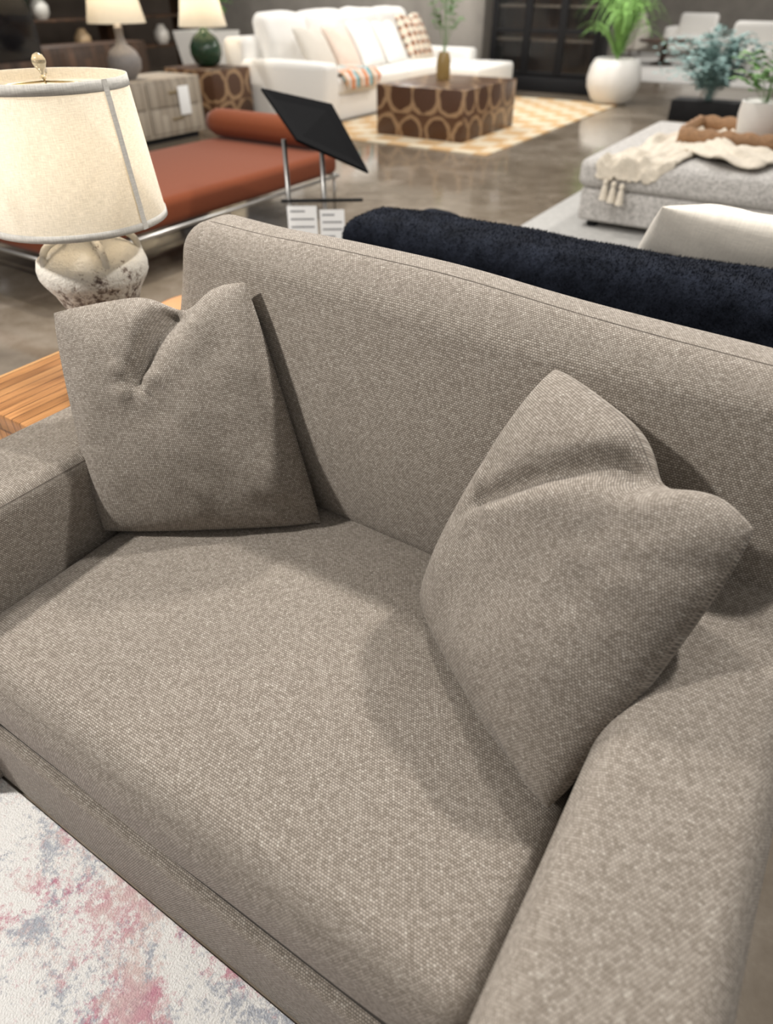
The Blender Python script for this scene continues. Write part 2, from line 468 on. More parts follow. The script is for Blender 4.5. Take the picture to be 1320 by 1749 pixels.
def shade_mat(name,col):
    m=NT(name); uv=m.uv()
    a=m.noise(m.vmath('MULTIPLY',uv,(60,520,1)),1,2); b=m.noise(m.vmath('MULTIPLY',uv,(520,60,1)),1,2)
    f=m.math('MULTIPLY',m.math('ADD',a,b),.5)
    c=m.ramp(f,[(.36,tuple(x*.74 for x in col)),(.64,col)])
    m.base(c,.9,0,.1)
    tr=m.n('BsdfTranslucent',{'Color':c}); mx=m.n('MixShader',{0:.42,1:m.b.outputs[0],2:tr.outputs[0]})
    m.t.links.new(mx.outputs[0],m.out.inputs[0])
    m.bump(f,.3,.002)
    return m.m
SHADE=shade_mat('cream_linen_shade',(.68,.645,.57))
TRIM=linen('shade_trim_linen',(.48,.46,.42),400)
def rough_cer():
    m=NT('weathered_whitewashed_ceramic'); o=m.obj()
    a=m.noise(o,8,5,.7,.4); b=m.noise(o,46,5,.75)
    sp=m.n('SeparateXYZ',{0:o}); z=sp.outputs[2]
    grad=m.math('MULTIPLY',m.math('SUBTRACT',z,.85),.85)
    f=m.math('ADD',m.math('MULTIPLY',a,.40),m.math('MULTIPLY',b,.60)); f2=m.math('ADD',f,grad)
    m.base(m.ramp(f2,[(.38,(.07,.05,.045)),(.44,(.27,.225,.19)),(.49,(.62,.59,.53))]),.9,0,.15)
    m.bump(f,1.0,.014); return m.m
JAR=rough_cer()
BRASS=plain('aged_brass',(.45,.36,.2),.3,1)
GLASS=NT('amber_glass'); GLASS.base((.75,.66,.48),.08); GLASS.b.inputs['Transmission Weight'].default_value=.8; GLASS=GLASS.m
BULB=NT('warm_bulb'); BULB.base((1,.9,.7),.4); BULB.b.inputs['Emission Color'].default_value=(1,.75,.42,1); BULB.b.inputs['Emission Strength'].default_value=6; BULB=BULB.m

def lamp(label,x,y,z0,prof,zb,zt,rb,rt,bmat,watt,detail=True):
    L=thing('table_lamp',label,'table lamp',(x,y,z0))
    base=lathe('lamp_base',prof,(x,y,z0),bmat,L,48)
    N=12
    prof2=[(rb+(rt-rb)*k/N,zb+(zt-zb)*k/N) for k in range(N+1)]
    bm=bmesh.new(); uvl=bm.loops.layers.uv.new('UVMap'); S=72
    def ring(r,z): return [bm.verts.new((x+r*math.cos(2*math.pi*k/S),y+r*math.sin(2*math.pi*k/S),z)) for k in range(S)]
    R=[ring(a,b) for a,b in prof2]
    for i in range(N):
        for k in range(S):
            f=bm.faces.new((R[i][k],R[i][(k+1)%S],R[i+1][(k+1)%S],R[i+1][k]))
            for lp,(kk,ii) in zip(f.loops,((k,i),(k+1,i),(k+1,i+1),(k,i+1))): lp[uvl].uv=(kk/S*6.28*rb,ii/N*(zt-zb))
    s=finish('lamp_shade',bm,SHADE,L)
    if detail:
        def band(zc,hh,nm):
            rr=lambda z: rb+(rt-rb)*(z-zb)/(zt-zb)+.0025
            bm=bmesh.new(); uvl=bm.loops.layers.uv.new('UVMap')
            A=[bm.verts.new((x+rr(zc-hh)*math.cos(2*math.pi*k/S),y+rr(zc-hh)*math.sin(2*math.pi*k/S),zc-hh)) for k in range(S)]
            B=[bm.verts.new((x+rr(zc+hh)*math.cos(2*math.pi*k/S),y+rr(zc+hh)*math.sin(2*math.pi*k/S),zc+hh)) for k in range(S)]
            for k in range(S):
                f=bm.faces.new((A[k],A[(k+1)%S],B[(k+1)%S],B[k]))
                for lp,(kk,ii) in zip(f.loops,((k,0),(k+1,0),(k+1,1),(k,1))): lp[uvl].uv=(kk/S*1.3,ii*.02)
            o=finish(nm,bm,TRIM,s); md=o.modifiers.new('t','SOLIDIFY'); md.thickness=.002; return o
        band(zb+.008,.008,'shade_trim'); band(zt-.011,.011,'shade_trim')
        a=math.radians(7)
        bm=bmesh.new(); uvl=bm.loops.layers.uv.new('UVMap'); prev=None
        for k in range(9):
            z=zb+(zt-zb)*k/8; rr=rb+(rt-rb)*k/8+.003; dw=.008/rr
            q=[bm.verts.new((x+rr*math.cos(a+d),y+rr*math.sin(a+d),z)) for d in (-dw,dw)]
            if prev:
                f=bm.faces.new((prev[0],prev[1],q[1],q[0]))
                for lp,c in zip(f.loops,((0,k*.03),(.015,k*.03),(.015,k*.03+.03),(0,k*.03+.03))): lp[uvl].uv=c
            prev=q
        finish('shade_seam',bm,TRIM,s)
        for k in range(3):
            aa=k*2*math.pi/3+.4
            sweep('shade_spider',[(x,y,zt-.012),(x+rt*math.cos(aa),y+rt*math.sin(aa),zt-.012)],.0022,BRASS,s,6)
        sweep('harp',[(x+.05*math.sin(t*math.pi)*1,y,zb-.02+(zt-zb+.015)*t) for t in [k/12 for k in range(13)]],.0022,BRASS,L,6)
        lathe('finial',[(.001,0),(.007,.001),(.007,.005),(.003,.009),(.005,.015),(.011,.022),(.015,.032),(.015,.038),(.010,.047),(.001,.051)],(x,y,zt-.008),GLASS,L,24)
        lathe('light_bulb',[(.001,0),(.014,.002),(.014,.03),(.03,.06),(.033,.08),(.024,.103),(.001,.112)],(x,y,zb+.03),BULB,L,24)
    pl=bpy.data.lights.new('lamp_glow','POINT'); pl.energy=watt; pl.color=(1,.80,.55); pl.shadow_soft_size=.045
    po=bpy.data.objects.new('lamp_light',pl); COL.objects.link(po); po.parent=L; po.matrix_parent_inverse=L.matrix_world.inverted()
    po.location=(x,y,(zb+zt)/2+.02)
    return L
jar=[(.001,0),(.078,0),(.084,.01),(.086,.06),(.086,.12),(.092,.17),(.112,.22),(.132,.25),(.139,.265),(.140,.285),(.134,.305),(.098,.33),(.062,.342),(.05,.36),(.054,.375),(.05,.38),(.02,.382),(.012,.385),(.012,.44),(.001,.44)]
LX,LY=-1.63,1.10
L1=lamp('lit table lamp with linen drum shade and weathered whitewashed jar base',LX,LY,.6,jar,.998,1.305,.212,.18,JAR,2.4)
base=[c for c in L1.children if c.name.startswith('lamp_base')][0]
for a in (-100,-20,60,150):
    a=math.radians(a); ca,sa=math.cos(a),math.sin(a)
    pts=[]
    for t in [k/8 for k in range(9)]:
        rr=.055+.07*t+.022*math.sin(math.pi*t); zz=.6+.365-.070*t+.014*math.sin(math.pi*t)
        pts.append((LX+rr*ca,LY+rr*sa,zz))
    sweep('jar_handle',pts,.009,JAR,base,8)

# stool
os_=thing('round_stool','honey-coloured round wooden stool standing behind the sofa','stool',(-1.99,1.79,0))
HONEY=plain('honey_wood',(.46,.19,.045),.4,0,.2,14)
lathe('stool_seat',[(.001,.40),(.2,.40),(.22,.41),(.225,.43),(.22,.45),(.2,.455),(.001,.455)],(-1.99,1.79,0),HONEY,os_,48)
for k in range(4):
    a=k*math.pi/2+.5
    sweep('leg',[(-1.99+.13*math.cos(a),1.79+.13*math.sin(a),.41),(-1.99+.17*math.cos(a),1.79+.17*math.sin(a),0)],[.02,.014],HONEY,os_,10)

# ---------------------------------------------------------------- navy sofa
nv=thing('navy_sofa','navy plush faux-fur sofa standing back to back with taupe sofa','sofa',(-.5,2.5,0))
nb=rbox('backrest',(-1.45,1.93,.05),(.42,2.20,.845),.07,NAVY,nv,bulge=(0,.02,.006),seg=.06,amp=.010,ns=4)
rbox('seat_cushion',(-1.52,2.15,.1),(.5,3.0,.46),.07,NAVY,nv,bulge=(0,.01,.02),seg=.08,amp=.01)
na=rbox('armrest',(-1.80,2.0,0),(-1.47,3.14,.615),.13,NAVY,nv,seg=.08,amp=.012)
rbox('armrest',(.5,2.0,0),(.82,3.1,.60),.13,NAVY,nv,seg=.08,amp=.012)
def pile(ob,count,ln,name):
    me=ob.data; polys=[p for p in me.polygons if p.center.z>.55]; tot=[]; s=0
    for p in polys: s+=p.area; tot.append(s)
    import bisect
    bm=bmesh.new()
    for _ in range(count):
        p=polys[bisect.bisect(tot,random.random()*s)]
        vs=[me.vertices[i].co for i in p.vertices]
        a,b=random.random(),random.random()
        q=vs[0].lerp(vs[1],a).lerp(vs[3].lerp(vs[2],a),b)
        d=(p.normal+Vector((random.uniform(-.9,.9),random.uniform(-.9,.9),random.uniform(-.8,.5)))).normalized()*ln*random.uniform(.5,1.2)
        w=d.cross(Vector((random.random(),random.random(),random.random()))).normalized()*.0012
        bm.faces.new((bm.verts.new(q-w),bm.verts.new(q+w),bm.verts.new(q+d)))
    o=finish(name,bm,NAVY,ob,False); o['kind']='stuff'; return o
pile(nb,50000,.009,'plush_pile')
cp_,_=pillow('throw_pillow',(-.50,2.40,.91),(.1,2.40,.89),(.08,2.82,.50),(-.68,2.82,.50),.20,CREAM,28,seed=8,amp=.01,front=Vector((0,1,.5)))
tag(cp_,'cream woven throw pillow leaning on the navy sofa back','throw pillow')

# ---------------------------------------------------------------- sign stand
sg=thing('sign_stand','black panel sign stand on two steel posts with price cards','sign stand',(-2.45,3.2,0))
def quad_panel(name,P,th,mat,parent):
    P=[Vector(p) for p in P]; n=(P[1]-P[0]).cross(P[3]-P[0]).normalized()*th
    bm=bmesh.new(); a=[bm.verts.new(p) for p in P]; b=[bm.verts.new(p+n) for p in P]
    bm.faces.new(a); bm.faces.new(b[::-1])
    for i in range(4): bm.faces.new((a[i],b[i],b[(i+1)%4],a[(i+1)%4]))
    bmesh.ops.recalc_face_normals(bm,faces=bm.faces)
    return finish(name,bm,mat,parent,False)
TLp,BLp,BRp=Vector((-2.76,3.10,1.04)),Vector((-2.30,2.80,.885)),Vector((-2.185,3.23,.685))
TRp=TLp+(BRp-BLp)+Vector((0,.02,.09))
PANEL=plain('flat_black_panel',(.003,.003,.0035),.9,spec=.05)
quad_panel('sign_panel',[TLp,TRp,BRp,BLp],.012,PANEL,sg)
for (px,py) in ((-2.57,3.02),(-2.42,3.14)):
    sweep('post',[(px,py,0.02),(px,py,.83)],.013,CHROME,sg,12)
box('stand_base',(-2.75,2.9,0),(-2.25,3.3,.02),BLACK,sg,.004)
sweep('crossbar',[(-2.60,2.99,.535),(-2.24,3.25,.535)],.009,BLACK,sg,8)
def card(a,b,z0,z1,parent):
    c=quad_panel('price_card',[(a[0],a[1],z0),(b[0],b[1],z0),(b[0],b[1],z1),(a[0],a[1],z1)],.004,PAPER,parent)
    c['label']='white printed price card'
    a=Vector((a[0],a[1],0)); b=Vector((b[0],b[1],0)); d=(b-a); n=Vector((d.y,-d.x,0)).normalized()*.005
    bm=bmesh.new()
    for k in range(8):
        z=z1-.03-(z1-z0-.05)*k/7; w=.8 if k%3 else .5
        q=[a+d*.1+n,a+d*(.1+w)+n]
        vs=[bm.verts.new((q[0].x,q[0].y,z)),bm.verts.new((q[1].x,q[1].y,z)),bm.verts.new((q[1].x,q[1].y,z+.009)),bm.verts.new((q[0].x,q[0].y,z+.009))]
        bm.faces.new(vs)
    finish('printed_lines',bm,INK,c,False)
card((-2.52,2.94),(-2.39,3.03),.20,.53,sg); card((-2.38,3.04),(-2.27,3.115),.20,.51,sg)

# ---------------------------------------------------------------- daybed
db=thing('daybed','rust-orange upholstered daybed on slim metal frame','daybed',(-4.0,3.5,0))
rbox('mattress',(-4.72,2.15,.28),(-3.48,4.72,.44),.05,RUST,db,bulge=(0,0,.015),seg=.1)
RUST2=linen('light_rust_linen',(.20,.052,.018),320)
N=16; bo=sweep('bolster',[(-4.74+1.18*k/N,4.66,.55) for k in range(N+1)],[.07,.1]+[.105]*(N-3)+[.1,.07],RUST2,None,24)
tag(bo,'round rust-coloured bolster cushion lying on the daybed','cushion')
for y in (2.15,4.72):
    sweep('frame_rail',[(-4.72,y,.265),(-3.48,y,.265)],.012,CHROME,db,8)
for x in (-4.72,-3.48):
    sweep('frame_rail',[(x,2.15,.265),(x,4.72,.265)],.012,CHROME,db,8)
for x in (-4.70,-3.50):
    for y in (2.2,4.1,4.68): sweep('leg',[(x,y,.265),(x,y,0)],.011,CHROME,db,8)

# ---------------------------------------------------------------- coffee table, rug
rg=box('checkered_rug',(-6.0,7.35,0),(-3.45,11.9,.012),checker_rug(),None,.004)
tag(rg,'orange and cream checkered rug under the coffee table','rug')
ct=thing('coffee_table','blocky coffee table inlaid with dark log-slice circles','coffee table',(-4.57,8.45,.012))
box('table_block',(-5.15,7.8,.012),(-3.98,9.2,.53),LOG,ct,.012)
vs=thing('glass_vase','amber glass vase with tall thin green stems','vase',(-4.7,8.6,.53))
AMB=plain('amber_glass_vase',(.30,.20,.07),.15)
lathe('vase_body',[(.001,0),(.075,0),(.085,.02),(.085,.2),(.07,.25),(.06,.28),(.055,.28),(.06,.24),(.001,.22)],(-4.7,8.6,.53),AMB,vs,32)
def leaf(bm,p,d,u,L,W):
    d=d.normalized(); s=d.cross(u).normalized() if d.cross(u).length>1e-4 else Vector((1,0,0))
    dn=d.cross(s)*0.12*L
    pts=[p,p+d*L*.35+s*W/2+dn,p+d*L*.8+s*W*.3+dn,p+d*L,p+d*L*.8-s*W*.3+dn,p+d*L*.35-s*W/2+dn]
    v=[bm.verts.new(q) for q in pts]
    bm.faces.new((v[0],v[1],v[2],v[3])); bm.faces.new((v[0],v[3],v[4],v[5]))
def foliage(name,c,n,h,spread,leafL,leafW,per,mat,parent,droop=.3,tmin=.2,lead=.5,tip=.6):
    bm=bmesh.new(); c=Vector(c)
    for i in range(n):
        a=random.uniform(0,2*math.pi); sp=spread*random.uniform(.2,1); hh=h*random.uniform(.5,1)*(1-.25*sp/spread)
        dr=droop*random.uniform(.6,1.4)
        dirv=Vector((math.cos(a),math.sin(a),0)); prev=None
        for k in range(per+1):
            t=k/per; p=c+dirv*sp*t**1.2+Vector((0,0,hh*math.sin(t*math.pi/2*(1+dr))))
            if prev is not None:
                d=(p-prev); s=Vector((-dirv.y,dirv.x,0))*.003
                vv=[bm.verts.new(prev-s),bm.verts.new(prev+s),bm.verts.new(p+s),bm.verts.new(p-s)]; bm.faces.new(vv)
                if t>tmin:
                    taper=1-tip*max(0,t-.3)/.7
                    for sg_ in (-1,1):
                        ld=(s.normalized()*sg_+d.normalized()*lead+Vector((0,0,random.uniform(-.3,.2))))
                        leaf(bm,p,ld,Vector((0,0,1)),leafL*taper*random.uniform(.7,1.1),leafW)
            prev=p
    return finish(name,bm,mat,parent,False)
foliage('stems',(-4.7,8.6,.75),14,.85,.26,.11,.035,8,LEAF,vs,.1,tmin=.4)

# ---------------------------------------------------------------- white sectional
ws=thing('white_sofa','long ivory linen sofa with loose back cushions and chaise end','sofa',(-6.8,10,0))
rbox('sofa_base',(-7.45,8.05,.0),(-6.1,12.1,.30),.04,WHITE,ws,seg=.3)
rbox('armrest',(-7.5,8.0,.0),(-6.05,8.32,.66),.07,WHITE,ws,seg=.2,bulge=(0,.01,.02))
rbox('armrest',(-7.5,11.95,.0),(-6.05,12.25,.62),.07,WHITE,ws,seg=.2)
rbox('backrest',(-7.75,8.0,.0),(-7.4,12.25,.90),.08,WHITE,ws,seg=.2)
rbox('chaise_seat',(-6.2,10.9,.012),(-5.35,12.2,.46),.06,WHITE,ws,seg=.2)
for k in range(2):
    y0=8.34+k*1.8; rbox('seat_cushion',(-7.35,y0,.30),(-6.08,y0+1.78,.48),.06,WHITE,ws,seg=.15,bulge=(0,0,.03))
for k in range(4):
    y0=8.36+k*.9; rbox('back_cushion',(-7.45,y0,.48),(-7.15,y0+.88,1.14),.10,WHITE,ws,seg=.1,bulge=(.05,.01,.03),fn=lambda p:(p[0]-(p[2]-.48)*.15,p[1],p[2]),amp=.03)
def patt():
    m=NT('patterned_pillow_fabric'); uv=m.uv()
    ch=m.n('TexChecker',{'Vector':uv,'Scale':7.0,'Color1':(.50,.20,.09,1),'Color2':(.02,.02,.025,1)}).outputs[0]
    f=m.n('TexVoronoi',{'Vector':uv,'Scale':7.0,'Randomness':0.0},voronoi_dimensions='2D',distance='MANHATTAN').outputs[0]
    m.base(m.mix(m.math('GREATER_THAN',f,.44),ch,(.70,.62,.50)),.9); return m.m
PAT=patt()
BLUSH=linen('blush_stripe_linen',(.70,.58,.49),200,var=.2)
gg='throw pillows on the ivory sofa'
for (y,mm,lb,z,hw) in ((8.75,CREAM,'cream textured throw pillow propped on the ivory sofa',1.0,.28),(9.35,BLUSH,'pale blush throw pillow propped on the ivory sofa',.99,.26),(9.95,WHITE,'ivory square throw pillow propped on the ivory sofa',1.02,.28),(10.6,WHITE,'ivory square throw pillow propped on the ivory sofa',1.0,.28),(11.35,PAT,'cream throw pillow with black and orange geometric pattern',1.08,.36)):
    o,_=pillow('throw_pillow',(-6.92,y-hw,z),(-6.92,y+hw,z),(-6.58,y+hw,.5),(-6.58,y-hw,.5),.2,mm,16,front=Vector((1,0,.4)),seed=y,notch=((0,1.05),(0,.5),.05,.04,.2))
    tag(o,lb,'throw pillow',gg)
def stripes():
    m=NT('striped_throw_fabric'); o=m.obj()
    y=m.n('SeparateXYZ',{0:o}).outputs[1]
    w=m.math('FRACT',m.math('MULTIPLY',y,3.2))
    m.base(m.ramp(w,[(0,(.66,.60,.53)),(.22,(.62,.22,.08)),(.48,(.66,.60,.53)),(.62,(.14,.36,.40)),(.85,(.70,.38,.18))],'CONSTANT'),.9); return m.m
def drape(name,pts_path,wvec,nw,mat,amp,parent=None,seed=0,th=.012):
    pts=[Vector(p) for p in pts_path]; w=Vector(wvec); bm=bmesh.new(); uvl=bm.loops.layers.uv.new('UVMap'); M=[]
    fine=[]
    for i in range(len(pts)-1):
        for k in range(6): fine.append(pts[i].lerp(pts[i+1],k/6))
    fine.append(pts[-1])
    for i,p in enumerate(fine):
        row=[]
        for j in range(nw+1):
            u=j/nw; q=p+w*(u-.5)*(1+.12*math.sin(i*.35+seed))
            nn=noise.noise(Vector((u*6+seed,i*.12,seed)))+.5*noise.noise(Vector((u*14,i*.3,seed+3)))
            q=q+Vector((0,-.5,1)).normalized()*(abs(nn)*amp)
            row.append(bm.verts.new(q))
        M.append(row)
    for i in range(len(M)-1):
        for j in range(nw):
            f=bm.faces.new((M[i][j],M[i][j+1],M[i+1][j+1],M[i+1][j]))
            for lp,(a,b) in zip(f.loops,((j,i),(j+1,i),(j+1,i+1),(j,i+1))): lp[uvl].uv=(a*.03,b*.03)
    o=finish(name,bm,mat,parent); md=o.modifiers.new('t','SOLIDIFY'); md.thickness=th; md.offset=1
    return o
t1=drape('throw_blanket',[(-6.75,8.9,.55),(-6.5,8.85,.55),(-6.08,8.8,.55),(-6.0,8.8,.47),(-6.0,8.8,.36)],(0,.75,0),14,stripes(),.04,seed=2,th=.02)
tag(t1,'striped multicolour throw draped over the ivory sofa seat','throw blanket')

# ---------------------------------------------------------------- log cube side table + lamp
cb=thing('log_side_table','cube side table inlaid with dark log-slice circles','side table',(-7.65,7.6,0))
box('table_block',(-8.05,7.2,.0),(-7.2,7.9,.60),LOG,cb,.01)
box('top_panel',(-8.04,7.21,.60),(-7.21,7.89,.606),DARKWOOD,cb,.002)
gourd=[(.001,0),(.10,0),(.16,.04),(.2,.13),(.2,.22),(.15,.31),(.07,.37),(.04,.40),(.02,.43),(.001,.43)]
lamp('green glazed gourd table lamp with cream shade',-7.65,7.6,.606,gourd,1.03,1.42,.30,.21,GRNGL,9,False)
# chest
dr=thing('nightstand','pale oak chest with drawers and hanging tag','chest of drawers',(-7.2,5.9,0))
box('body',(-7.55,5.0,.06),(-6.9,6.68,.62),OAK,dr,.008)
box('plinth',(-7.5,5.1,0),(-6.95,6.6,.06),BLACK,dr,.003)
for k in range(2):
    for j in range(2):
        d=box('drawer',(-6.905,5.06+j*.8,.10+k*.26),(-6.885,5.82+j*.8,.34+k*.25),OAK,dr,.004)
        box('handle',(-6.885,5.36+j*.8,.22+k*.26),(-6.865,5.52+j*.8,.235+k*.26),BRASS,d,.003)
box('price_tag',(-6.86,6.28,.26),(-6.85,6.44,.54),PAPER,dr,.002)
bulbp=[(.001,0),(.08,0),(.10,.02),(.17,.10),(.18,.18),(.14,.26),(.06,.32),(.04,.40),(.045,.47),(.02,.5),(.001,.5)]
lamp('grey speckled ceramic gourd table lamp with cream shade',-7.2,5.9,.62,bulbp,1.13,1.5,.30,.22,GCER,9,False)
# planter
def planter(name,label,c,r0,r1,h,mat):
    P=thing(name,label,'potted plant',c)
    bm=bmesh.new(); prof=[(r0,0),(r1,h),(r1-.04,h),(r1-.05,h-.06)]
    R=[[bm.verts.new((c[0]+sx*r,c[1]+sy*r,c[2]+z)) for sx,sy in((-1,-1),(1,-1),(1,1),(-1,1))] for r,z in prof]
    for i in range(3):
        for k in range(4): bm.faces.new((R[i][k],R[i][(k+1)%4],R[i+1][(k+1)%4],R[i+1][k]))
    bm.faces.new(R[0]); bm.faces.new(R[3]); bmesh.ops.recalc_face_normals(bm,faces=bm.faces)
    finish('pot',bm,mat,P,False)
    return P
P=planter('planter','tall white square tapered planter with leafy plant',(-9.3,9.3,0),.24,.36,.88,WCER)
foliage('foliage',(-9.3,9.3,.85),22,.75,.45,.22,.07,6,LEAF,P,.4)
# fern
fp=thing('potted_fern','bright green fern in round white pot','potted plant',(-3.62,12.0,0))
lathe('pot',[(.001,0),(.22,0),(.30,.06),(.385,.22),(.40,.34),(.37,.48),(.32,.57),(.30,.58),(.28,.57),(.28,.52),(.001,.51)],(-3.62,12.0,0),WCER,fp,48)
foliage('foliage',(-3.62,12.0,.52),130,1.05,.75,.055,.009,44,FERN,fp,.45,tmin=.1,lead=.3,tip=.85)

# ---------------------------------------------------------------- black display cabinet
bc=thing('display_cabinet','tall black display cabinet with gridded glass doors','cabinet',(-5.1,12.9,0))
cx0,cx1,cy0,cy1=-6.05,-4.15,12.7,13.15
box('plinth',(cx0-.03,cy0-.03,0),(cx1+.03,cy1,.22),BLACK,bc,.01)
box('side_panel',(cx0,cy0,.22),(cx0+.05,cy1,2.3),BLACK,bc,.004)
box('side_panel',(cx1-.05,cy0,.22),(cx1,cy1,2.3),BLACK,bc,.004)
box('back_panel',(cx0+.05,cy1-.03,.22),(cx1-.05,cy1,2.3),DARKWOOD,bc,.002)
box('cabinet_top',(cx0-.03,cy0-.03,2.3),(cx1+.03,cy1,2.38),BLACK,bc,.01)
for z in (.7,1.15,1.6): box('shelf',(cx0+.05,cy0+.05,z),(cx1-.05,cy1-.03,z+.03),OAK,bc,.002)
GL=NT('cabinet_glass'); GL.base((.02,.02,.02),.05); GL.b.inputs['Alpha'].default_value=.3; GL=GL.m
for k in range(3):
    a=cx0+.05+k*.6; b=a+.6
    d=box('door',(a,cy0-.02,.24),(a+.06,cy0+.02,2.28),BLACK,bc,.003)
    box('door_stile',(b-.06,cy0-.02,.24),(b,cy0+.02,2.28),BLACK,d,.003)
    for z in (.24,.82,1.4,1.98,2.22): box('glazing_bar',(a+.06,cy0-.015,z),(b-.06,cy0+.015,z+.05),BLACK,d,.002)
    box('glass_pane',(a+.06,cy0-.003,.26),(b-.06,cy0+.003,2.24),GL,d,0)
structure(box('column_1',(-7.35,13.3,0),(-6.5,14.1,3.6),WALLC,None,.02))  # square concrete column in front of the partition wall

# ---------------------------------------------------------------- ottoman group
rg2=box('grey_rug',(-2.05,4.0,0),(1.6,7.9,.01),plain('light_grey_rug',(.40,.39,.37),.95,0,.25,25,.3),None,.003)
tag(rg2,'light grey rug under the ottoman','rug')
ot=thing('ottoman','large light grey ribbed upholstered ottoman','ottoman',(-.6,6.3,.01))
rbox('ottoman_base',(-1.70,5.30,.06),(.75,7.25,.29),.03,LGREY,ot,seg=.2)
rbox('ottoman_cushion',(-1.73,5.27,.29),(.78,7.28,.48),.06,LGREY,ot,seg=.15,bulge=(0,0,.02))
for x in (-1.6,.65):
    for y in (5.40,7.15): lathe('foot',[(.001,0),(.04,0),(.045,.05),(.001,.05)],(x,y,.01),BLACK,ot,16)
KNIT=linen('cream_knit',(.66,.59,.485),140,var=.2,bump=.8)
th=thing('knit_throw','cream knitted throw with tassels draped over the ottoman','throw blanket',(-1.3,6,.5))
drape('throw_cloth',[(-1.12,7.0,.50),(-1.12,6.4,.51),(-1.2,5.9,.51),(-1.25,5.5,.505),(-1.32,5.28,.50),(-1.36,5.25,.44),(-1.38,5.245,.36)],(.46,.05,0),26,KNIT,.09,th,seed=5,th=.012)
drape('throw_fold',[(-1.1,6.0,.52),(-.95,5.8,.53),(-.75,5.65,.53),(-.5,5.6,.52)],(.15,.50,0),16,KNIT,.09,th,seed=9,th=.012)
for k in range(3):
    x=-1.50+k*.06
    lathe('tassel',[(.001,.14),(.012,.135),(.020,.115),(.013,.10),(.022,.07),(.030,0),(.001,0)],(x,5.215,.24-.01*k),KNIT,th,12)
tr=thing('wicker_tray','scalloped brown wicker serving tray resting on the ottoman','tray',(-.7,6.35,.5))
box('tray_base',(-1.25,6.05,.50),(-.15,6.75,.515),WICK,tr,.003)
def tray_wall():
    bm=bmesh.new(); pts=[]
    x0,x1,y0,y1=-1.25,-.15,6.05,6.75
    for (a,b,n) in (((x0,y0),(x1,y0),44),((x1,y0),(x1,y1),28),((x1,y1),(x0,y1),44),((x0,y1),(x0,y0),28)):
        for k in range(n): pts.append((a[0]+(b[0]-a[0])*k/n,a[1]+(b[1]-a[1])*k/n))
    A=[];B=[]
    for i,p in enumerate(pts):
        A.append(bm.verts.new((p[0],p[1],.50))); B.append(bm.verts.new((p[0],p[1],.60+.018*abs(math.sin(i*math.pi/5.5)))))
    n=len(pts)
    for i in range(n): bm.faces.new((A[i],A[(i+1)%n],B[(i+1)%n],B[i]))
    o=finish('tray_rim',bm,WICK,tr); md=o.modifiers.new('t','SOLIDIFY'); md.thickness=.03; md.offset=0
tray_wall()
wv=thing('ceramic_vase','matte white ceramic pot with leafy green branches','vase',(-.78,6.5,.515))
lathe('vase_body',[(.001,0),(.12,0),(.15,.05),(.17,.16),(.165,.25),(.15,.255),(.14,.24),(.001,.2)],(-.78,6.5,.515),WCER,wv,40)
foliage('branches',(-.78,6.5,.7),16,.60,.38,.09,.06,8,LEAF,wv,.1,tmin=.35)
e=thing('potted_eucalyptus','airy silvery green eucalyptus plant in low black planter','potted plant',(-2.0,11.05,0))
box('pot',(-2.45,10.85,0),(-1.6,11.25,.24),BLACK,e,.01)
foliage('foliage',(-2.02,11.05,.15),110,.98,.85,.10,.075,11,EUC,e,.25,tmin=.25)
gs=thing('grey_sofa','light grey upholstered sofa near the ottoman','sofa',(.3,8.6,0))
rbox('sofa_base',(-.6,8.0,.0),(1.6,9.0,.44),.06,LGREY,gs,seg=.25)
rbox('backrest',(-.6,8.95,.0),(1.6,9.25,.85),.08,LGREY,gs,seg=.25)
rbox('armrest',(-.85,8.0,.0),(-.6,9.25,.62),.07,LGREY,gs,seg=.25)

# ---------------------------------------------------------------- distant seating
def armchair(x,y,mat,label):
    a=thing('armchair',label,'armchair',(x,y,0.01),'armchairs in the far seating area')
    rbox('seat',(x-.45,y-.45,.15),(x+.45,y+.45,.45),.07,mat,a,seg=.2,bulge=(0,0,.03))
    rbox('backrest',(x-.45,y+.3,.2),(x+.45,y+.52,.88),.09,mat,a,seg=.2)
    rbox('armrest',(x-.58,y-.45,.15),(x-.43,y+.5,.62),.06,mat,a,seg=.2)
    rbox('armrest',(x+.43,y-.45,.15),(x+.58,y+.5,.62),.06,mat,a,seg=.2)
    for sx in(-.4,.4):
        for sy in(-.38,.4): sweep('leg',[(x+sx,y+sy,.17),(x+sx*1.05,y+sy*1.05,.011)],[.025,.018],DARKWOOD,a,8)
armchair(-6.2,20.5,CREAM,'cream upholstered armchair with dark wooden legs')
armchair(-4.6,21.0,WHITE,'ivory upholstered armchair with dark wooden legs')
armchair(-2.6,17.0,WHITE,'ivory upholstered armchair with dark wooden legs')
armchair(-1.0,18.0,CREAM,'cream upholstered armchair with dark wooden legs')
rt=thing('round_table','dark wooden round pedestal table','table',(-4.6,18.6,.011))
lathe('tabletop',[(.001,.42),(.55,.42),(.58,.44),(.58,.46),(.001,.47)],(-4.6,18.6,.011),DARKWOOD,rt,40)
lathe('pedestal',[(.001,0),(.25,0),(.24,.03),(.07,.08),(.06,.38),(.12,.42),(.001,.42)],(-4.6,18.6,.011),DARKWOOD,rt,24)
r3=box('white_rug',(-7.2,15.2,0),(1.5,21.8,.01),plain('pale_rug',(.6,.58,.55),.95,0,.1,9),None,.003); tag(r3,'pale rug under the far seating group','rug')
tv=thing('television','large black flat-screen television','television',(-7.9,4.4,.70))
box('screen',(-7.98,3.3,.80),(-7.92,5.42,1.9),BLACKG,tv,.006)
box('tv_stand',(-8.1,4.0,.70),(-7.8,4.8,.80),BLACK,tv,.006)
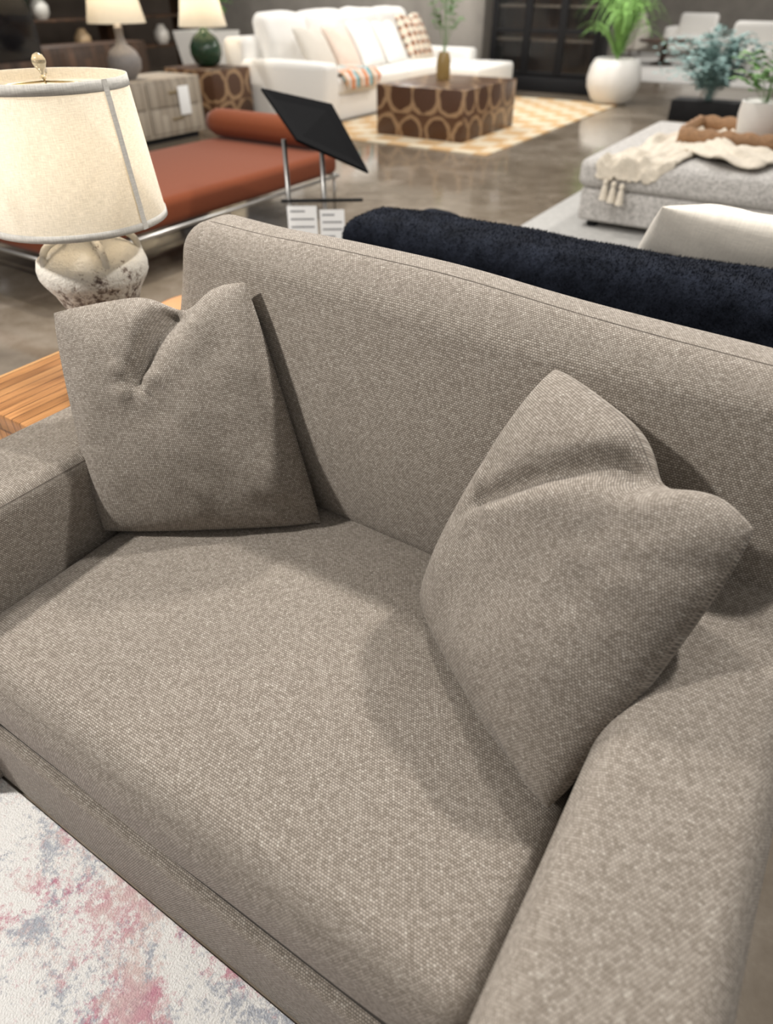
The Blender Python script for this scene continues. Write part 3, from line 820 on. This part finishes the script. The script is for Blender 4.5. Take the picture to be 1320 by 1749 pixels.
mc=thing('media_console','dark wood media console with black doors','media console',(-7.95,4.4,0))
box('cabinet_body',(-8.25,3.2,.0),(-7.7,5.5,.70),DARKWOOD,mc,.008)
for k in range(3): box('door',(-7.705,3.25+k*.75,.1),(-7.69,3.95+k*.75,.66),BLACK,mc,.004)
lc=thing('sideboard','long low dark wood sideboard','sideboard',(-10,7,0))
box('cabinet_body',(-10.2,5.4,.0),(-9.7,8.4,.78),DARKWOOD,lc,.01)
for k in range(4): box('door',(-9.705,5.45+k*.74,.1),(-9.69,6.12+k*.74,.72),DARKWOOD,lc,.006)
bk=thing('bookcase','tall dark wooden bookcase with open shelves','bookcase',(-12.2,9,0))
for y in (6.2,8.0,9.8,11.6): box('upright',(-12.5,y,0),(-12.0,y+.05,2.2),DARKWOOD,bk,.004)
for z in (.0,.5,.95,1.4,1.85,2.2): box('shelf',(-12.5,6.2,z),(-12.0,11.65,z+.04),DARKWOOD,bk,.004)
for i,(y,z,col) in enumerate(((6.6,.99,(.6,.55,.48)),(7.4,.99,(.3,.2,.12)),(8.5,.99,(.7,.68,.62)),(9.2,.54,(.5,.35,.2)),(10.3,.99,(.15,.2,.2)),(11.0,.54,(.7,.66,.6)))):
    v=lathe('decorative_jar',[(.001,0),(.09,0),(.14,.08),(.14,.18),(.08,.26),(.06,.3),(.001,.3)],(-12.2,y,z),plain('jar_glaze',col,.4),None,24)
    tag(v,'small glazed ceramic jar on the bookcase shelf','jar','ceramic jars on the bookcase')

# ---------------------------------------------------------------- lights
def area(loc,tgt,w,size,col=(1,.965,.92)):
    d=bpy.data.lights.new('ceiling_spot','AREA'); d.shape='DISK'; d.size=size; d.energy=w; d.color=col
    o=bpy.data.objects.new('ceiling_spot_light',d); COL.objects.link(o); o.location=loc
    o.rotation_euler=(Vector(tgt)-Vector(loc)).to_track_quat('-Z','Y').to_euler(); return o
area((-2.5,-.8,3.0),(-.8,1.0,.7),118,.2)
area((-2.05,2.5,3.2),(-.8,.7,.5),62,.2)
area((.38,2.55,3.2),(-.5,.7,.5),84,.16)
for (x,y) in ((-3.5,5.2),(-6,9.5),(-4.3,11),(-1,7),(-8.5,6.5),(-2.5,10),(-8,12),(-4,17),(-2,20),(-11,8),(-3.2,3.2)):
    area((x,y,3.4),(x,y+.2,0),66,.3)
W=bpy.data.worlds.new('store_ambient'); scene.world=W; W.use_nodes=True
bg=W.node_tree.nodes['Background']; bg.inputs[0].default_value=(1,.97,.93,1); bg.inputs[1].default_value=.39

# ---------------------------------------------------------------- camera
cam=bpy.data.cameras.new('camera'); co=bpy.data.objects.new('camera',cam); COL.objects.link(co)
cam.sensor_width=36; cam.lens=1150/1749*36
co.location=(0,0,1.47)
co.rotation_euler=(math.pi/2-math.atan(905/1150),0,math.radians(32.7))
cam.dof.use_dof=True; cam.dof.focus_distance=1.3; cam.dof.aperture_fstop=2.3
scene.camera=co
